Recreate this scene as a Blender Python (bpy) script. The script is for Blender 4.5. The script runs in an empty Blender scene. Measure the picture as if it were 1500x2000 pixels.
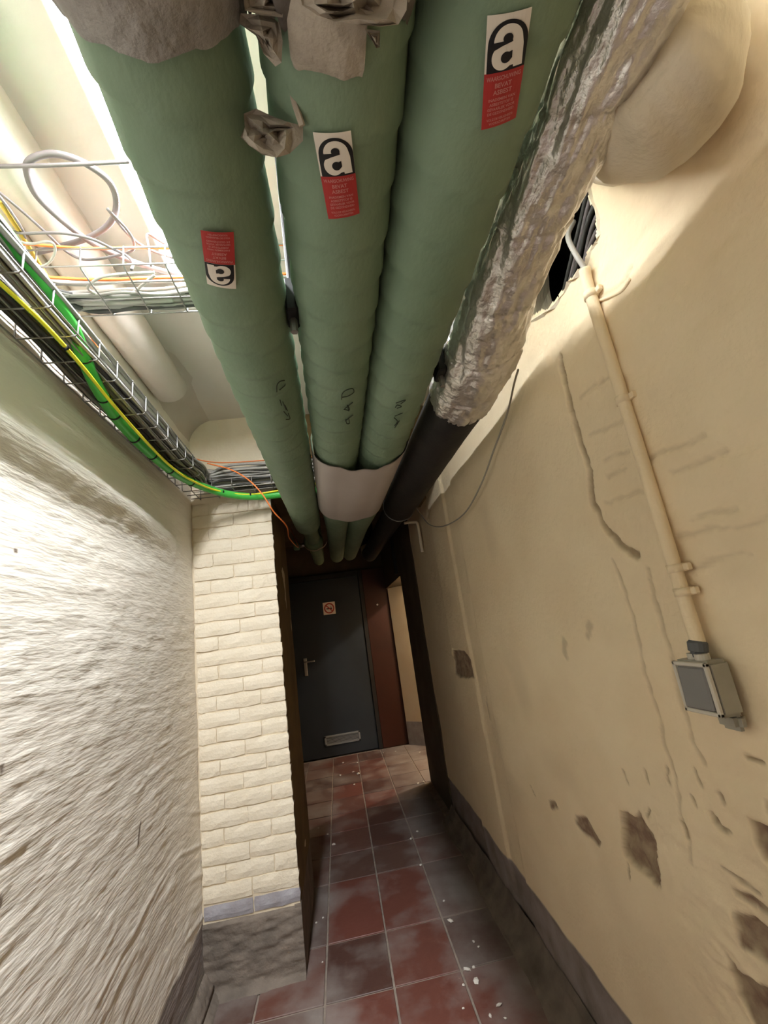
import bpy, bmesh, math, random
import numpy as np
from mathutils import Matrix, Vector

random.seed(7)
rng = np.random.default_rng(11)
scn = bpy.context.scene
COL = scn.collection

# ------------------------------------------------------------------ camera
CAMZ = 1.40
FPX = 850.0
def cam_axes(yaw, pitch, roll):
    cy, sy, cp, sp, cr, sr = math.cos(yaw), math.sin(yaw), math.cos(pitch), math.sin(pitch), math.cos(roll), math.sin(roll)
    f = np.array([sy*cp, cy*cp, sp]); r0 = np.array([cy, -sy, 0.0]); u0 = np.cross(r0, f)
    return cr*r0 + sr*u0, -sr*r0 + cr*u0, f
AR, AU, AF = cam_axes(math.radians(7.94), math.radians(14.64), math.radians(-8.25))
cd = bpy.data.cameras.new('camera'); cam = bpy.data.objects.new('camera', cd); COL.objects.link(cam)
cd.sensor_fit = 'VERTICAL'; cd.sensor_height = 24.0; cd.lens = 24.0*FPX/2000.0; cd.clip_start = 0.02
mw = Matrix(((AR[0], AU[0], -AF[0], 0), (AR[1], AU[1], -AF[1], 0), (AR[2], AU[2], -AF[2], CAMZ), (0, 0, 0, 1)))
cam.matrix_world = mw
scn.camera = cam

# ------------------------------------------------------------------ world, exposure
w = bpy.data.worlds.new('world'); scn.world = w; w.use_nodes = True
w.node_tree.nodes['Background'].inputs[0].default_value = (0, 0, 0, 1)
w.node_tree.nodes['Background'].inputs[1].default_value = 0.0
vs = scn.view_settings
vs.view_transform = 'Standard'; vs.look = 'None'; vs.gamma = 1.0; vs.use_curve_mapping = False
vs.exposure = 1.66
TUBE_STRENGTH = 92.0
REAR_FILL_STRENGTH = 42.0
SIDE_LAMP_W = 30.0
scn.cycles.max_bounces = 12; scn.cycles.diffuse_bounces = 9

# ------------------------------------------------------------------ measuring helpers (photo pixel -> point on a real plane)
def ray(p):
    return AR*((p[0]-750)/FPX) - AU*((p[1]-1000)/FPX) + AF
CAMP = np.array([0, 0, CAMZ])
def onz(p, z): d = ray(p); return CAMP + d*((z-CAMZ)/d[2])
def ony(p, y): d = ray(p); return CAMP + d*(y/d[1])
def onx(p, x): d = ray(p); return CAMP + d*(x/d[0])

# ------------------------------------------------------------------ noise
_tab = rng.random((8, 256, 256))
def vnoise(x, y, s=0):
    x = np.asarray(x, float); y = np.asarray(y, float)
    xi = np.floor(x).astype(int); yi = np.floor(y).astype(int); fx = x-xi; fy = y-yi
    fx = fx*fx*(3-2*fx); fy = fy*fy*(3-2*fy); t = _tab[s % 8]
    a = t[xi & 255, yi & 255]; b = t[(xi+1) & 255, yi & 255]; c = t[xi & 255, (yi+1) & 255]; d = t[(xi+1) & 255, (yi+1) & 255]
    return (a*(1-fx)+b*fx)*(1-fy) + (c*(1-fx)+d*fx)*fy - 0.5
def fbm(x, y, s=0, o=4):
    r = 0; amp = 1.0
    for i in range(o):
        r = r + amp*vnoise(np.asarray(x)*2**i, np.asarray(y)*2**i, s+i); amp *= 0.5
    return r

# ------------------------------------------------------------------ materials
MATS = {}
def nodes_of(name):
    m = bpy.data.materials.new(name); m.use_nodes = True; MATS[name] = m
    nt = m.node_tree; return m, nt, nt.nodes['Principled BSDF']
def mat(name, c1, c2=None, scale=8.0, rough=0.8, metal=0.0, bump=0.0, bscale=60.0, stretch=None, detail=5.0, spec=0.3, contrast=(0.3, 0.7)):
    m, nt, b = nodes_of(name)
    N, L = nt.nodes.new, nt.links.new
    b.inputs['Roughness'].default_value = rough; b.inputs['Metallic'].default_value = metal
    b.inputs['Specular IOR Level'].default_value = spec
    b.inputs['Base Color'].default_value = (*c1, 1)
    if c2 is not None or bump:
        geo = N('ShaderNodeNewGeometry'); vec = geo.outputs['Position']
        if stretch:
            mp = N('ShaderNodeMapping'); mp.inputs['Scale'].default_value = stretch; L(vec, mp.inputs['Vector']); vec = mp.outputs[0]
    if c2 is not None:
        n = N('ShaderNodeTexNoise'); n.inputs['Scale'].default_value = scale; n.inputs['Detail'].default_value = detail; L(vec, n.inputs['Vector'])
        r = N('ShaderNodeValToRGB'); r.color_ramp.elements[0].position = contrast[0]; r.color_ramp.elements[1].position = contrast[1]
        r.color_ramp.elements[0].color = (*c1, 1); r.color_ramp.elements[1].color = (*c2, 1)
        L(n.outputs[0], r.inputs[0]); L(r.outputs[0], b.inputs['Base Color'])
    if bump:
        n2 = N('ShaderNodeTexNoise'); n2.inputs['Scale'].default_value = bscale; n2.inputs['Detail'].default_value = 6; L(vec, n2.inputs['Vector'])
        bp = N('ShaderNodeBump'); bp.inputs['Strength'].default_value = bump; bp.inputs['Distance'].default_value = 0.01
        L(n2.outputs[0], bp.inputs['Height']); L(bp.outputs[0], b.inputs['Normal'])
    return m
def emis(name, col, s):
    m, nt, b = nodes_of(name)
    b.inputs['Base Color'].default_value = (*col, 1); b.inputs['Emission Color'].default_value = (*col, 1); b.inputs['Emission Strength'].default_value = s
    return m
def wallmat(name, paint1, paint2, plinth, plinth2, bare1, bare2, dirt, bump=0.25, bscale=70, rough=0.75, stretch=(1, 1, 1)):
    """painted plaster; attribute 'mask': R plinth paint, G bare masonry, B dirt in cracks"""
    m, nt, b = nodes_of(name); N, L = nt.nodes.new, nt.links.new
    b.inputs['Roughness'].default_value = rough; b.inputs['Specular IOR Level'].default_value = 0.25
    geo = N('ShaderNodeNewGeometry'); at = N('ShaderNodeAttribute'); at.attribute_name = 'mask'
    sp = N('ShaderNodeSeparateColor'); L(at.outputs['Color'], sp.inputs[0])
    mp = N('ShaderNodeMapping'); mp.inputs['Scale'].default_value = stretch; L(geo.outputs['Position'], mp.inputs['Vector'])
    def two(a, c, sc, lo=.35, hi=.65):
        n = N('ShaderNodeTexNoise'); n.inputs['Scale'].default_value = sc; n.inputs['Detail'].default_value = 6; L(mp.outputs[0], n.inputs['Vector'])
        r = N('ShaderNodeValToRGB'); r.color_ramp.elements[0].position = lo; r.color_ramp.elements[1].position = hi
        r.color_ramp.elements[0].color = (*a, 1); r.color_ramp.elements[1].color = (*c, 1); L(n.outputs[0], r.inputs[0]); return r.outputs[0]
    def mix(f, a, c):
        x = N('ShaderNodeMix'); x.data_type = 'RGBA'; L(f, x.inputs[0]); L(a, x.inputs[6])
        if isinstance(c, tuple): x.inputs[7].default_value = (*c, 1)
        else: L(c, x.inputs[7])
        return x.outputs[2]
    c = two(paint1, paint2, 3.0)
    c = mix(sp.outputs[0], c, two(plinth, plinth2, 9.0))
    c = mix(sp.outputs[1], c, two(bare1, bare2, 30.0, .4, .6))
    c = mix(sp.outputs[2], c, dirt)
    L(c, b.inputs['Base Color'])
    n2 = N('ShaderNodeTexNoise'); n2.inputs['Scale'].default_value = bscale; n2.inputs['Detail'].default_value = 7; L(mp.outputs[0], n2.inputs['Vector'])
    bp = N('ShaderNodeBump'); bp.inputs['Strength'].default_value = bump; bp.inputs['Distance'].default_value = 0.008
    L(n2.outputs[0], bp.inputs['Height']); L(bp.outputs[0], b.inputs['Normal'])
    return m

CREAM1, CREAM2 = (.74, .67, .535), (.69, .61, .47)
PURP, PURP2 = (.30, .26, .25), (.20, .17, .15)
wallmat('left_plaster', (.76, .715, .635), (.72, .665, .58), PURP, PURP2, (.20, .18, .15), (.32, .29, .25), (.16, .12, .09), bump=.35, bscale=90, stretch=(1, .22, 1.3))
wallmat('right_plaster', (.80, .68, .475), (.75, .62, .42), PURP, PURP2, (.22, .145, .10), (.33, .255, .17), (.20, .135, .075), bump=.3)
mat('cream_brick', CREAM1, CREAM2, 10, .75, bump=.25, bscale=90)
mat('cream_joint', (.70, .61, .46), (.60, .51, .37), 14, .85, bump=.2)
mat('cream_plain', CREAM1, (.70, .60, .45), 4, .8, bump=.2, bscale=50)
mat('purple_brick', (.37, .36, .39), (.27, .25, .26), 14, .8, bump=.3)
mat('concrete', (.225, .185, .15), (.12, .10, .082), 9, .9, bump=.6, bscale=40)
mat('ceiling_paint', (.67, .63, .58), (.63, .58, .52), 2.5, .8, bump=.12, bscale=25)
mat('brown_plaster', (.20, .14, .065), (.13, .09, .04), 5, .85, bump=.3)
mat('plaster_pink', (.58, .525, .47), (.53, .47, .41), 5, .8, bump=.25, bscale=30)
mat('shade_wall', (.11, .085, .055), (.065, .05, .035), 4, .85, bump=.2)  # shade of the far room and right wall end put into the colour
mat('green_wrap', (.165, .245, .165), (.215, .30, .21), 7, .62, bump=.12, bscale=120, stretch=(1, .6, 1))
mat('green_old', (.12, .20, .13), (.17, .26, .16), 9, .6, bump=.1)
mat('foil', (.66, .62, .57), (.88, .86, .84), 16, .30, metal=.8, bump=.8, bscale=38, detail=8)
mat('black_wrap', (.012, .011, .011), (.022, .019, .017), 12, .6, bump=.15)
mat('old_plaster', (.36, .345, .33), (.25, .235, .22), 22, .9, bump=.6, bscale=80)
mat('torn_paper', (.30, .265, .225), (.46, .41, .34), 18, .75, bump=.5, bscale=60)
mat('torn_dark', (.10, .085, .075), (.17, .15, .13), 22, .8, bump=.4)
mat('shroud_cream', (.74, .67, .54), (.62, .54, .40), 9, .8, bump=.4, bscale=50, stretch=(1, 1, .5))
mat('white_sheet', (.50, .46, .44), (.44, .40, .38), 3, .45)
mat('grey_cable', (.30, .29, .27), (.24, .23, .21), 6, .45)
mat('light_cable', (.36, .345, .31), None, rough=.45)
mat('dark_cable', (.06, .058, .055), None, rough=.5)
mat('orange_cable', (.75, .20, .05), None, rough=.45)
mat('yellow_cable', (.78, .70, .03), None, rough=.4)
mat('ochre_cable', (.42, .27, .04), None, rough=.5)
mat('green_stripe', (.12, .45, .05), None, rough=.4)
mat('green_tube', (.07, .46, .07), (.05, .38, .06), 6, .32)
mat('zinc', (.34, .33, .31), (.26, .25, .24), 30, .45, metal=.9)
mat('mauve_cable', (.15, .13, .13), None, rough=.5)
mat('white_paint', (.78, .76, .72), None, rough=.4)
mat('switch_grey', (.33, .31, .255), (.29, .27, .22), 20, .5)
mat('switch_dark', (.19, .185, .18), None, rough=.45)
mat('switch_edge', (.52, .49, .42), None, rough=.5)
mat('gland', (.10, .105, .11), None, rough=.5)
mat('door_blue', (.020, .025, .031), (.026, .032, .039), 3, .5)
mat('door_frame', (.02, .018, .016), (.014, .012, .01), 4, .5)
mat('red_brown', (.045, .012, .006), (.03, .009, .005), 3, .45)
mat('steel', (.5, .49, .46), None, rough=.35, metal=1.0)
mat('grille', (.20, .21, .215), None, rough=.5)
mat('black', (.01, .01, .01), None, rough=.6)
mat('sign_white', (.72, .60, .52), None, rough=.5)
mat('sign_red', (.42, .06, .05), None, rough=.5)
mat('label_white', (.72, .67, .60), None, rough=.45)
mat('label_black', (.012, .012, .014), None, rough=.45)
mat('label_red', (.40, .035, .035), None, rough=.45)
mat('label_text', (.55, .24, .22), None, rough=.5)
mat('marker', (.02, .03, .02), None, rough=.7)
mat('chip_white', (.72, .69, .63), (.55, .51, .45), 40, .9)
mat('grout', (.30, .25, .205), (.21, .17, .14), 20, .95, bump=.4)
mat('tape', (.55, .47, .36), (.42, .34, .25), 25, .5)
emis('tube_glow', (.98, 1.0, 1.03), TUBE_STRENGTH)
emis('rear_fill_glow', (.98, 1.0, 1.03), REAR_FILL_STRENGTH)

# floor tile material: terracotta, each tile its own tone, trodden-in grey dust
def tilemat():
    m, nt, b = nodes_of('tile'); N, L = nt.nodes.new, nt.links.new
    b.inputs['Specular IOR Level'].default_value = .35
    oi = N('ShaderNodeObjectInfo'); geo = N('ShaderNodeNewGeometry')
    r = N('ShaderNodeValToRGB'); e = r.color_ramp.elements
    e[0].color = (.080, .038, .030, 1); e[1].color = (.150, .052, .038, 1); e.new(.5).color = (.110, .060, .046, 1); L(oi.outputs['Random'], r.inputs[0])
    n = N('ShaderNodeTexNoise'); n.inputs['Scale'].default_value = 3.2; n.inputs['Detail'].default_value = 8; n.inputs['Roughness'].default_value = .62; L(geo.outputs['Position'], n.inputs['Vector'])
    sx = N('ShaderNodeSeparateXYZ'); L(geo.outputs['Position'], sx.inputs[0])
    rs = N('ShaderNodeMapRange'); rs.inputs[1].default_value = .24; rs.inputs[2].default_value = .46; rs.inputs[3].default_value = 0.0; rs.inputs[4].default_value = .26; L(sx.outputs[0], rs.inputs[0])
    ls = N('ShaderNodeMapRange'); ls.inputs[1].default_value = -.05; ls.inputs[2].default_value = -.22; ls.inputs[3].default_value = 0.0; ls.inputs[4].default_value = .16; L(sx.outputs[0], ls.inputs[0])
    a1 = N('ShaderNodeMath'); L(rs.outputs[0], a1.inputs[0]); L(ls.outputs[0], a1.inputs[1])
    a2 = N('ShaderNodeMath'); L(a1.outputs[0], a2.inputs[0]); L(n.outputs[0], a2.inputs[1])
    mr = N('ShaderNodeMapRange'); mr.inputs[1].default_value = .50; mr.inputs[2].default_value = .82; mr.inputs[3].default_value = .0; mr.inputs[4].default_value = .8; L(a2.outputs[0], mr.inputs[0])
    x = N('ShaderNodeMix'); x.data_type = 'RGBA'; L(mr.outputs[0], x.inputs[0]); L(r.outputs[0], x.inputs[6]); x.inputs[7].default_value = (.26, .235, .215, 1)
    L(x.outputs[2], b.inputs['Base Color'])
    rr = N('ShaderNodeMapRange'); rr.inputs[3].default_value = .42; rr.inputs[4].default_value = .9; L(mr.outputs[0], rr.inputs[0]); L(rr.outputs[0], b.inputs['Roughness'])
    n2 = N('ShaderNodeTexNoise'); n2.inputs['Scale'].default_value = 35; n2.inputs['Detail'].default_value = 5; L(geo.outputs['Position'], n2.inputs['Vector'])
    bp = N('ShaderNodeBump'); bp.inputs['Strength'].default_value = .2; bp.inputs['Distance'].default_value = .006; L(n2.outputs[0], bp.inputs['Height']); L(bp.outputs[0], b.inputs['Normal'])
tilemat()

# ------------------------------------------------------------------ object helpers
WOFF = {}
def mesh_data(name, verts, faces, mats, fmat=None, smooth=False, attr=None):
    me = bpy.data.meshes.new(name)
    me.from_pydata([tuple(map(float, v)) for v in verts], [], [tuple(map(int, f)) for f in faces])
    for m in (mats if isinstance(mats, (list, tuple)) else [mats]): me.materials.append(MATS[m])
    if fmat is not None: me.polygons.foreach_set('material_index', np.asarray(fmat, dtype=np.int32))
    if smooth: me.polygons.foreach_set('use_smooth', np.ones(len(me.polygons), dtype=bool))
    if attr is not None:
        a = me.attributes.new('mask', 'FLOAT_COLOR', 'POINT'); a.data.foreach_set('color', np.asarray(attr, dtype=np.float32).ravel())
    me.update()
    return me
def link(name, me, c, parent=None):
    o = bpy.data.objects.new(name, me); COL.objects.link(o); WOFF[o.name] = np.array(c, float)
    o.location = tuple(c)
    if parent is not None:
        o.parent = parent; o.location = tuple(np.array(c, float)-WOFF[parent.name])
    return o
def mk(name, verts, faces, mats, parent=None, smooth=False, fmat=None, attr=None):
    v = np.asarray(verts, float); c = (v.min(0)+v.max(0))/2; c[2] = v[:, 2].min()
    return link(name, mesh_data(name, v-c, faces, mats, fmat, smooth, attr), c, parent)
def tag(o, label, cat, group=None):
    o['label'] = label; o['category'] = cat
    if group: o['group'] = group
    return o
def thing(name, loc, label, cat, group=None):
    o = bpy.data.objects.new(name, None); COL.objects.link(o); o.location = tuple(loc); o.empty_display_size = .05
    WOFF[o.name] = np.array(loc, float); return tag(o, label, cat, group)
def struct(o, label=None):
    o['kind'] = 'structure'
    if label: o['label'] = label
    return o
def part(o, label): o['label'] = label; return o

def box(x0, x1, y0, y1, z0, z1):
    v = [(x, y, z) for x in (x0, x1) for y in (y0, y1) for z in (z0, z1)]
    return v, [(0, 1, 3, 2), (4, 6, 7, 5), (0, 4, 5, 1), (2, 3, 7, 6), (0, 2, 6, 4), (1, 5, 7, 3)]
def bevbox(x0, x1, y0, y1, z0, z1, b=.004, seg=1):
    bm = bmesh.new(); vv, ff = box(x0, x1, y0, y1, z0, z1)
    bv = [bm.verts.new(v) for v in vv]
    for f in ff: bm.faces.new([bv[i] for i in f])
    bmesh.ops.bevel(bm, geom=bm.edges[:], offset=b, segments=seg, affect='EDGES')
    bmesh.ops.recalc_face_normals(bm, faces=bm.faces[:])
    bm.verts.index_update()
    v = [tuple(q.co) for q in bm.verts]; f = [[q.index for q in p.verts] for p in bm.faces]; bm.free(); return v, f
def join(*parts):
    V, Fc = [], []
    for v, f in parts:
        n = len(V); V += [tuple(q) for q in v]; Fc += [[i+n for i in p] for p in f]
    return V, Fc
def rotz(v, a, c):
    v = np.asarray(v, float); ca, sa = math.cos(a), math.sin(a); d = v-np.array(c)
    return np.c_[d[:, 0]*ca-d[:, 1]*sa, d[:, 0]*sa+d[:, 1]*ca, d[:, 2]]+np.array(c)
def catmull(pts, n=8):
    P = np.asarray(pts, float)
    if len(P) < 3: return np.array([P[0]*(1-t)+P[-1]*t for t in np.linspace(0, 1, n)])
    Q = np.vstack([2*P[0]-P[1], P, 2*P[-1]-P[-2]]); out = []
    for i in range(1, len(Q)-2):
        a, b, c, d = Q[i-1], Q[i], Q[i+1], Q[i+2]
        for t in np.linspace(0, 1, n, endpoint=False):
            out.append(.5*((2*b)+(-a+c)*t+(2*a-5*b+4*c-d)*t*t+(-a+3*b-3*c+d)*t**3))
    out.append(P[-1]); return np.array(out)
def sweep(path, rad, seg=8, rfun=None, caps=True, up=(0, 0, 1)):
    P = np.asarray(path, float); n = len(P)
    T = np.gradient(P, axis=0); T /= np.linalg.norm(T, axis=1)[:, None]+1e-12
    s = np.r_[0, np.cumsum(np.linalg.norm(np.diff(P, axis=0), axis=1))]
    u = np.array(up, float)
    if abs(u@T[0]) > .95: u = np.array([1., 0, 0])
    R = np.broadcast_to(np.asarray(rad, float), (n,))
    th = np.linspace(0, 2*np.pi, seg, endpoint=False); V = []
    N = u-T[0]*(u@T[0]); N /= np.linalg.norm(N)
    for i in range(n):
        N = N-T[i]*(N@T[i]); N /= np.linalg.norm(N); B = np.cross(T[i], N)
        r = R[i]*np.ones(seg)
        if rfun is not None: r = r+rfun(th, s[i])
        V.append(P[i]+np.outer(np.cos(th)*r, N)+np.outer(np.sin(th)*r, B))
    V = np.vstack(V); Fc = []
    for i in range(n-1):
        for j in range(seg):
            k = (j+1) % seg; Fc.append((i*seg+j, i*seg+k, (i+1)*seg+k, (i+1)*seg+j))
    if caps: Fc.append(tuple(range(seg-1, -1, -1))); Fc.append(tuple((n-1)*seg+j for j in range(seg)))
    return V, Fc
def cable(name, pts, r, m, label, cat='cable', group=None, n=8, seg=7, smooth_pts=True):
    v, f = sweep(catmull(pts, n) if smooth_pts else pts, r, seg)
    return tag(mk(name, v, f, m, smooth=True), label, cat, group)
def cyl(c0, c1, r, seg=16): return sweep([c0, c1], r, seg)

def sheet(U, V, fun, mats, name, parent=None, mask=None, attrfun=None, smooth=True):
    """grid surface; fun(u,v)->(x,y,z); mask(uc,vc)->True where the face is cut away"""
    uu, vv = np.meshgrid(U, V, indexing='ij'); X, Y, Z = fun(uu, vv)
    verts = np.stack([X, Y, Z], -1).reshape(-1, 3); nu, nv = len(U), len(V)
    idx = np.arange(nu*nv).reshape(nu, nv)
    q = np.stack([idx[:-1, :-1], idx[1:, :-1], idx[1:, 1:], idx[:-1, 1:]], -1).reshape(-1, 4)
    if mask is not None:
        uc = (uu[:-1, :-1]+uu[1:, 1:])/2; vc = (vv[:-1, :-1]+vv[1:, 1:])/2
        q = q[~mask(uc, vc).reshape(-1)]
    at = attrfun(uu, vv).reshape(-1, 4) if attrfun else None
    return mk(name, verts, q, mats, parent, smooth, attr=at)
def inpoly(px, py, poly):
    r = np.zeros(np.shape(px), bool); n = len(poly)
    for i in range(n):
        x1, y1 = poly[i]; x2, y2 = poly[(i+1) % n]
        c = ((y1 > py) != (y2 > py)) & (px < (x2-x1)*(py-y1)/(y2-y1+1e-12)+x1); r ^= c
    return r
def dpoly(px, py, pl, closed=False):
    d = np.full(np.shape(px), 9.0); n = len(pl)
    for i in range(n if closed else n-1):
        a = np.array(pl[i]); b = np.array(pl[(i+1) % n]); ab = b-a
        t = np.clip(((px-a[0])*ab[0]+(py-a[1])*ab[1])/(ab@ab+1e-12), 0, 1)
        d = np.minimum(d, np.hypot(px-a[0]-t*ab[0], py-a[1]-t*ab[1]))
    return d
sm = lambda e0, e1, x: (lambda t: t*t*(3-2*t))(np.clip((x-e0)/(e1-e0), 0, 1))

# ================================================================== STRUCTURE
XL, XR, YP, XE = -.72, .672, 2.38, -.294      # left wall, right wall, brick pier face, pier edge
YB, CEIL, YD = -2.6, 2.69, 5.81
YE = 3.03                                       # rear of the pier and lintel
def rw_pt(p): q = onx(p, XR); return (q[1], q[2])
def lw_pt(p): q = onx(p, XL); return (q[1], q[2])

# ---- floor with separate tiles
floor = struct(mk('floor', *box(-1.3, 2.7, YB, 5.95, -.10, -.005), 'grout'), 'grey mortar bed between the floor tiles')
xs = [-.77, -.49, -.21, .07, .35, .63]
ys = [YB+.05, -1.6, -1.25, -.9, -.56, -.21, .13, .47, .81, 1.16, 1.50, 1.85, 2.195, 2.541, 3.06, 3.39, 3.73, 4.07, 4.40, 4.74, 5.08, 5.42, 5.76]
tcache = {}
def tile_mesh(wd, ln):
    k = (round(wd, 3), round(ln, 3))
    if k not in tcache:
        tcache[k] = mesh_data('tile', *bevbox(-wd/2, wd/2, -ln/2, ln/2, -.012, 0, .002), 'tile')
    return tcache[k]
for i in range(len(xs)-1):
    for j in range(len(ys)-1):
        g = .0045
        o = link('tile', tile_mesh(xs[i+1]-xs[i]-2*g, ys[j+1]-ys[j]-2*g), ((xs[i]+xs[i+1])/2, (ys[j]+ys[j+1])/2, random.uniform(-.0012, .0008)), floor)
        o.rotation_euler = (random.uniform(-.002, .002), random.uniform(-.002, .002), random.uniform(-.003, .003))
for i in range(6):
    for j in range(18, 22):
        link('tile', tile_mesh(.271, ys[j+1]-ys[j]-.009), (.63+.14+.28*i, (ys[j]+ys[j+1])/2, 0), floor)
# rough cement fillet along the foot of the right wall
def fillet(uu, vv):
    x = XR+.004-vv*.085-.03*fbm(uu*3, vv*0+2, 1)*(vv > .5)
    z = np.where(vv < .02, .10, .09*(1-vv)**1.8+.003)+.022*fbm(uu*7, vv*4, 2)*(1-vv*.6)
    z = np.where(vv > .97, -.004, np.maximum(z, -.004)); return x, uu, z
sheet(np.linspace(YB, 3.55, 330), np.linspace(0, 1, 16), fillet, 'concrete', 'cement_fillet', floor)
def fillet_l(uu, vv):
    x = XL-.004+vv*.10+.04*fbm(uu*3, vv*0+2, 3)*(vv > .5)
    z = np.where(vv < .02, .11, .10*(1-vv)**1.6+.003)+.025*fbm(uu*7, vv*4, 4)*(1-vv*.6)
    z = np.where(vv > .97, -.004, np.maximum(z, -.004)); return x, uu, z
sheet(np.linspace(YB, YP, 240), np.linspace(0, 1, 16), fillet_l, 'concrete', 'cement_fillet', floor)

# ---- left wall: brushed plaster
def lw_disp(y, z):
    wz = z+.05*fbm(y*1.3, z*1.5, 5, 3)
    low = sm(1.5, .6, z)
    sl_ = wz-.25*low*(y-1.2)*(vnoise(y*1.1, z*1.4, 2)+.2)
    d = .0017*fbm(y*4.5, sl_*56, 1, 4)+.0020*fbm(y*10, z*12, 7, 4)+.007*fbm(y*1.6, z*2.2, 2, 3)+.0022*fbm(y*14, z*30, 6, 3)
    rid = np.maximum(0, fbm(y*2.6+7, sl_*44+3, 3, 4)-.24)
    return d+.008*rid*(.6+.7*low)+.006*np.maximum(0, fbm(y*9, z*14, 4, 3)-.22)
def lw_fun(u, v):
    d = lw_disp(u, v)
    bulge = .035*np.exp(-((v-(2.02-.05*u))/.06)**2)*sm(2.3, 1.6, u)       # soft ridge below the cable tray
    return XL+d+bulge-.0, u, v
def lw_attr(u, v):
    n = .03*fbm(u*5, v*5, 6); pl = sm(.27, .255, v+n); g = sm(.13, .09, v+2*n)
    b = np.zeros_like(u)
    for p, q in [((275, 1608), (270, 1650)), ((0, 1500), (2, 1505)), ((0, 1755), (3, 1765)), ((30, 1075), (33, 1076))]:
        b = np.maximum(b, sm(.008, .003, dpoly(u, v, [lw_pt(p), lw_pt(q)])))
    return np.stack([pl, g, b, np.ones_like(u)], -1)
Yl = np.r_[np.linspace(YB, .55, 60, endpoint=False), np.linspace(.55, YP+.02, 300)]
Zl = np.r_[np.linspace(0, 2.2, 330, endpoint=False), np.linspace(2.2, CEIL, 40)]
struct(sheet(Yl, Zl, lw_fun, 'left_plaster', 'wall_left', attrfun=lw_attr), 'rough brush-plastered cream wall beside the cable tray')

# ---- right wall: old painted plaster with cracks, ghost bricks, spalls, a hole
hole = [rw_pt(p) for p in [(1040, 360), (1085, 330), (1149, 330), (1147, 372), (1163, 412), (1166, 455), (1164, 475), (1150, 488), (1142, 515), (1132, 528), (1112, 548), (1094, 580), (1068, 605), (1030, 620), (1015, 500)]]
crack = [rw_pt(p) for p in [(1092, 700), (1105, 760), (1120, 810), (1132, 860), (1150, 925), (1155, 985), (1185, 1035), (1215, 1068), (1243, 1085)]]
chase1 = [rw_pt(p) for p in [(1195, 1095), (1222, 1160), (1240, 1240), (1258, 1320), (1280, 1400), (1296, 1465), (1318, 1520), (1322, 1580), (1345, 1690)]]
chase2 = [rw_pt(p) for p in [(1262, 1110), (1272, 1160), (1288, 1210), (1308, 1300), (1328, 1380), (1345, 1450), (1362, 1485)]]
ghosts = [[rw_pt(a), rw_pt(b)] for a, b in [((1150, 850), (1218, 822)), ((1130, 775), (1190, 740)), ((1185, 935), (1225, 918)), ((1180, 985), (1258, 962)), ((1265, 900), (1380, 845)), ((1325, 1050), (1500, 1010)), ((1342, 1112), (1460, 1080)), ((1310, 925), (1420, 880)), ((1180, 900), (1225, 880)), ((1355, 1015), (1440, 985)), ((1175, 580), (1230, 548)), ((1225, 545), (1235, 525))]]
nicks = [[rw_pt(a), rw_pt(b)] for a, b in [((1213, 1508), (1222, 1535)), ((1257, 1508), (1259, 1530)), ((1033, 1535), (1042, 1555)), ((946, 1362), (955, 1412)), ((1300, 1500), (1303, 1530)), ((1350, 1500), (1362, 1530)), ((1458, 1482), (1490, 1497)), ((938, 1620), (945, 1660)), ((940, 1640), (953, 1672)), ((1262, 1585), (1258, 1600)), ((1222, 1690), (1226, 1720)), ((1322, 1600), (1330, 1640)), ((1346, 1555), (1352, 1570))]]
spalls = [([(1208, 1587), (1224, 1590), (1234, 1600), (1244, 1585), (1256, 1610), (1268, 1628), (1277, 1660), (1283, 1690), (1291, 1738), (1272, 1728), (1250, 1705), (1228, 1690), (1213, 1672), (1206, 1640)], .020),
          ([(885, 1268), (905, 1270), (918, 1285), (926, 1322), (915, 1325), (884, 1318)], .014),
          ([(1456, 1598), (1480, 1606), (1530, 1625), (1530, 1700), (1490, 1685), (1470, 1650)], .018),
          ([(1420, 1775), (1450, 1790), (1540, 1850), (1540, 1910), (1480, 1880), (1435, 1850)], .016),
          ([(1412, 1862), (1440, 1900), (1540, 1960), (1540, 2060), (1470, 2020), (1430, 1950)], .012),
          ([(1122, 1592), (1136, 1590), (1152, 1612), (1176, 1650), (1166, 1655), (1140, 1632), (1123, 1612)], .006),
          ([(1069, 1562), (1082, 1566), (1088, 1580), (1074, 1580)], .004),
          ([(1393, 1544), (1404, 1545), (1412, 1568), (1403, 1571)], .010),
          ([(1374, 1582), (1388, 1590), (1402, 1608), (1428, 1628), (1426, 1637), (1404, 1628), (1384, 1610)], .010),
          ([(1486, 1565), (1520, 1570), (1520, 1590), (1492, 1588)], .010),
          ([(1400, 1695), (1440, 1715), (1484, 1745), (1478, 1752), (1440, 1730), (1404, 1706)], .007),
          ([(1420, 1735), (1460, 1755), (1540, 1800), (1540, 1815), (1460, 1780), (1425, 1752)], .008)]
spalls = [([rw_pt(p) for p in pl], d) for pl, d in spalls]
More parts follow.
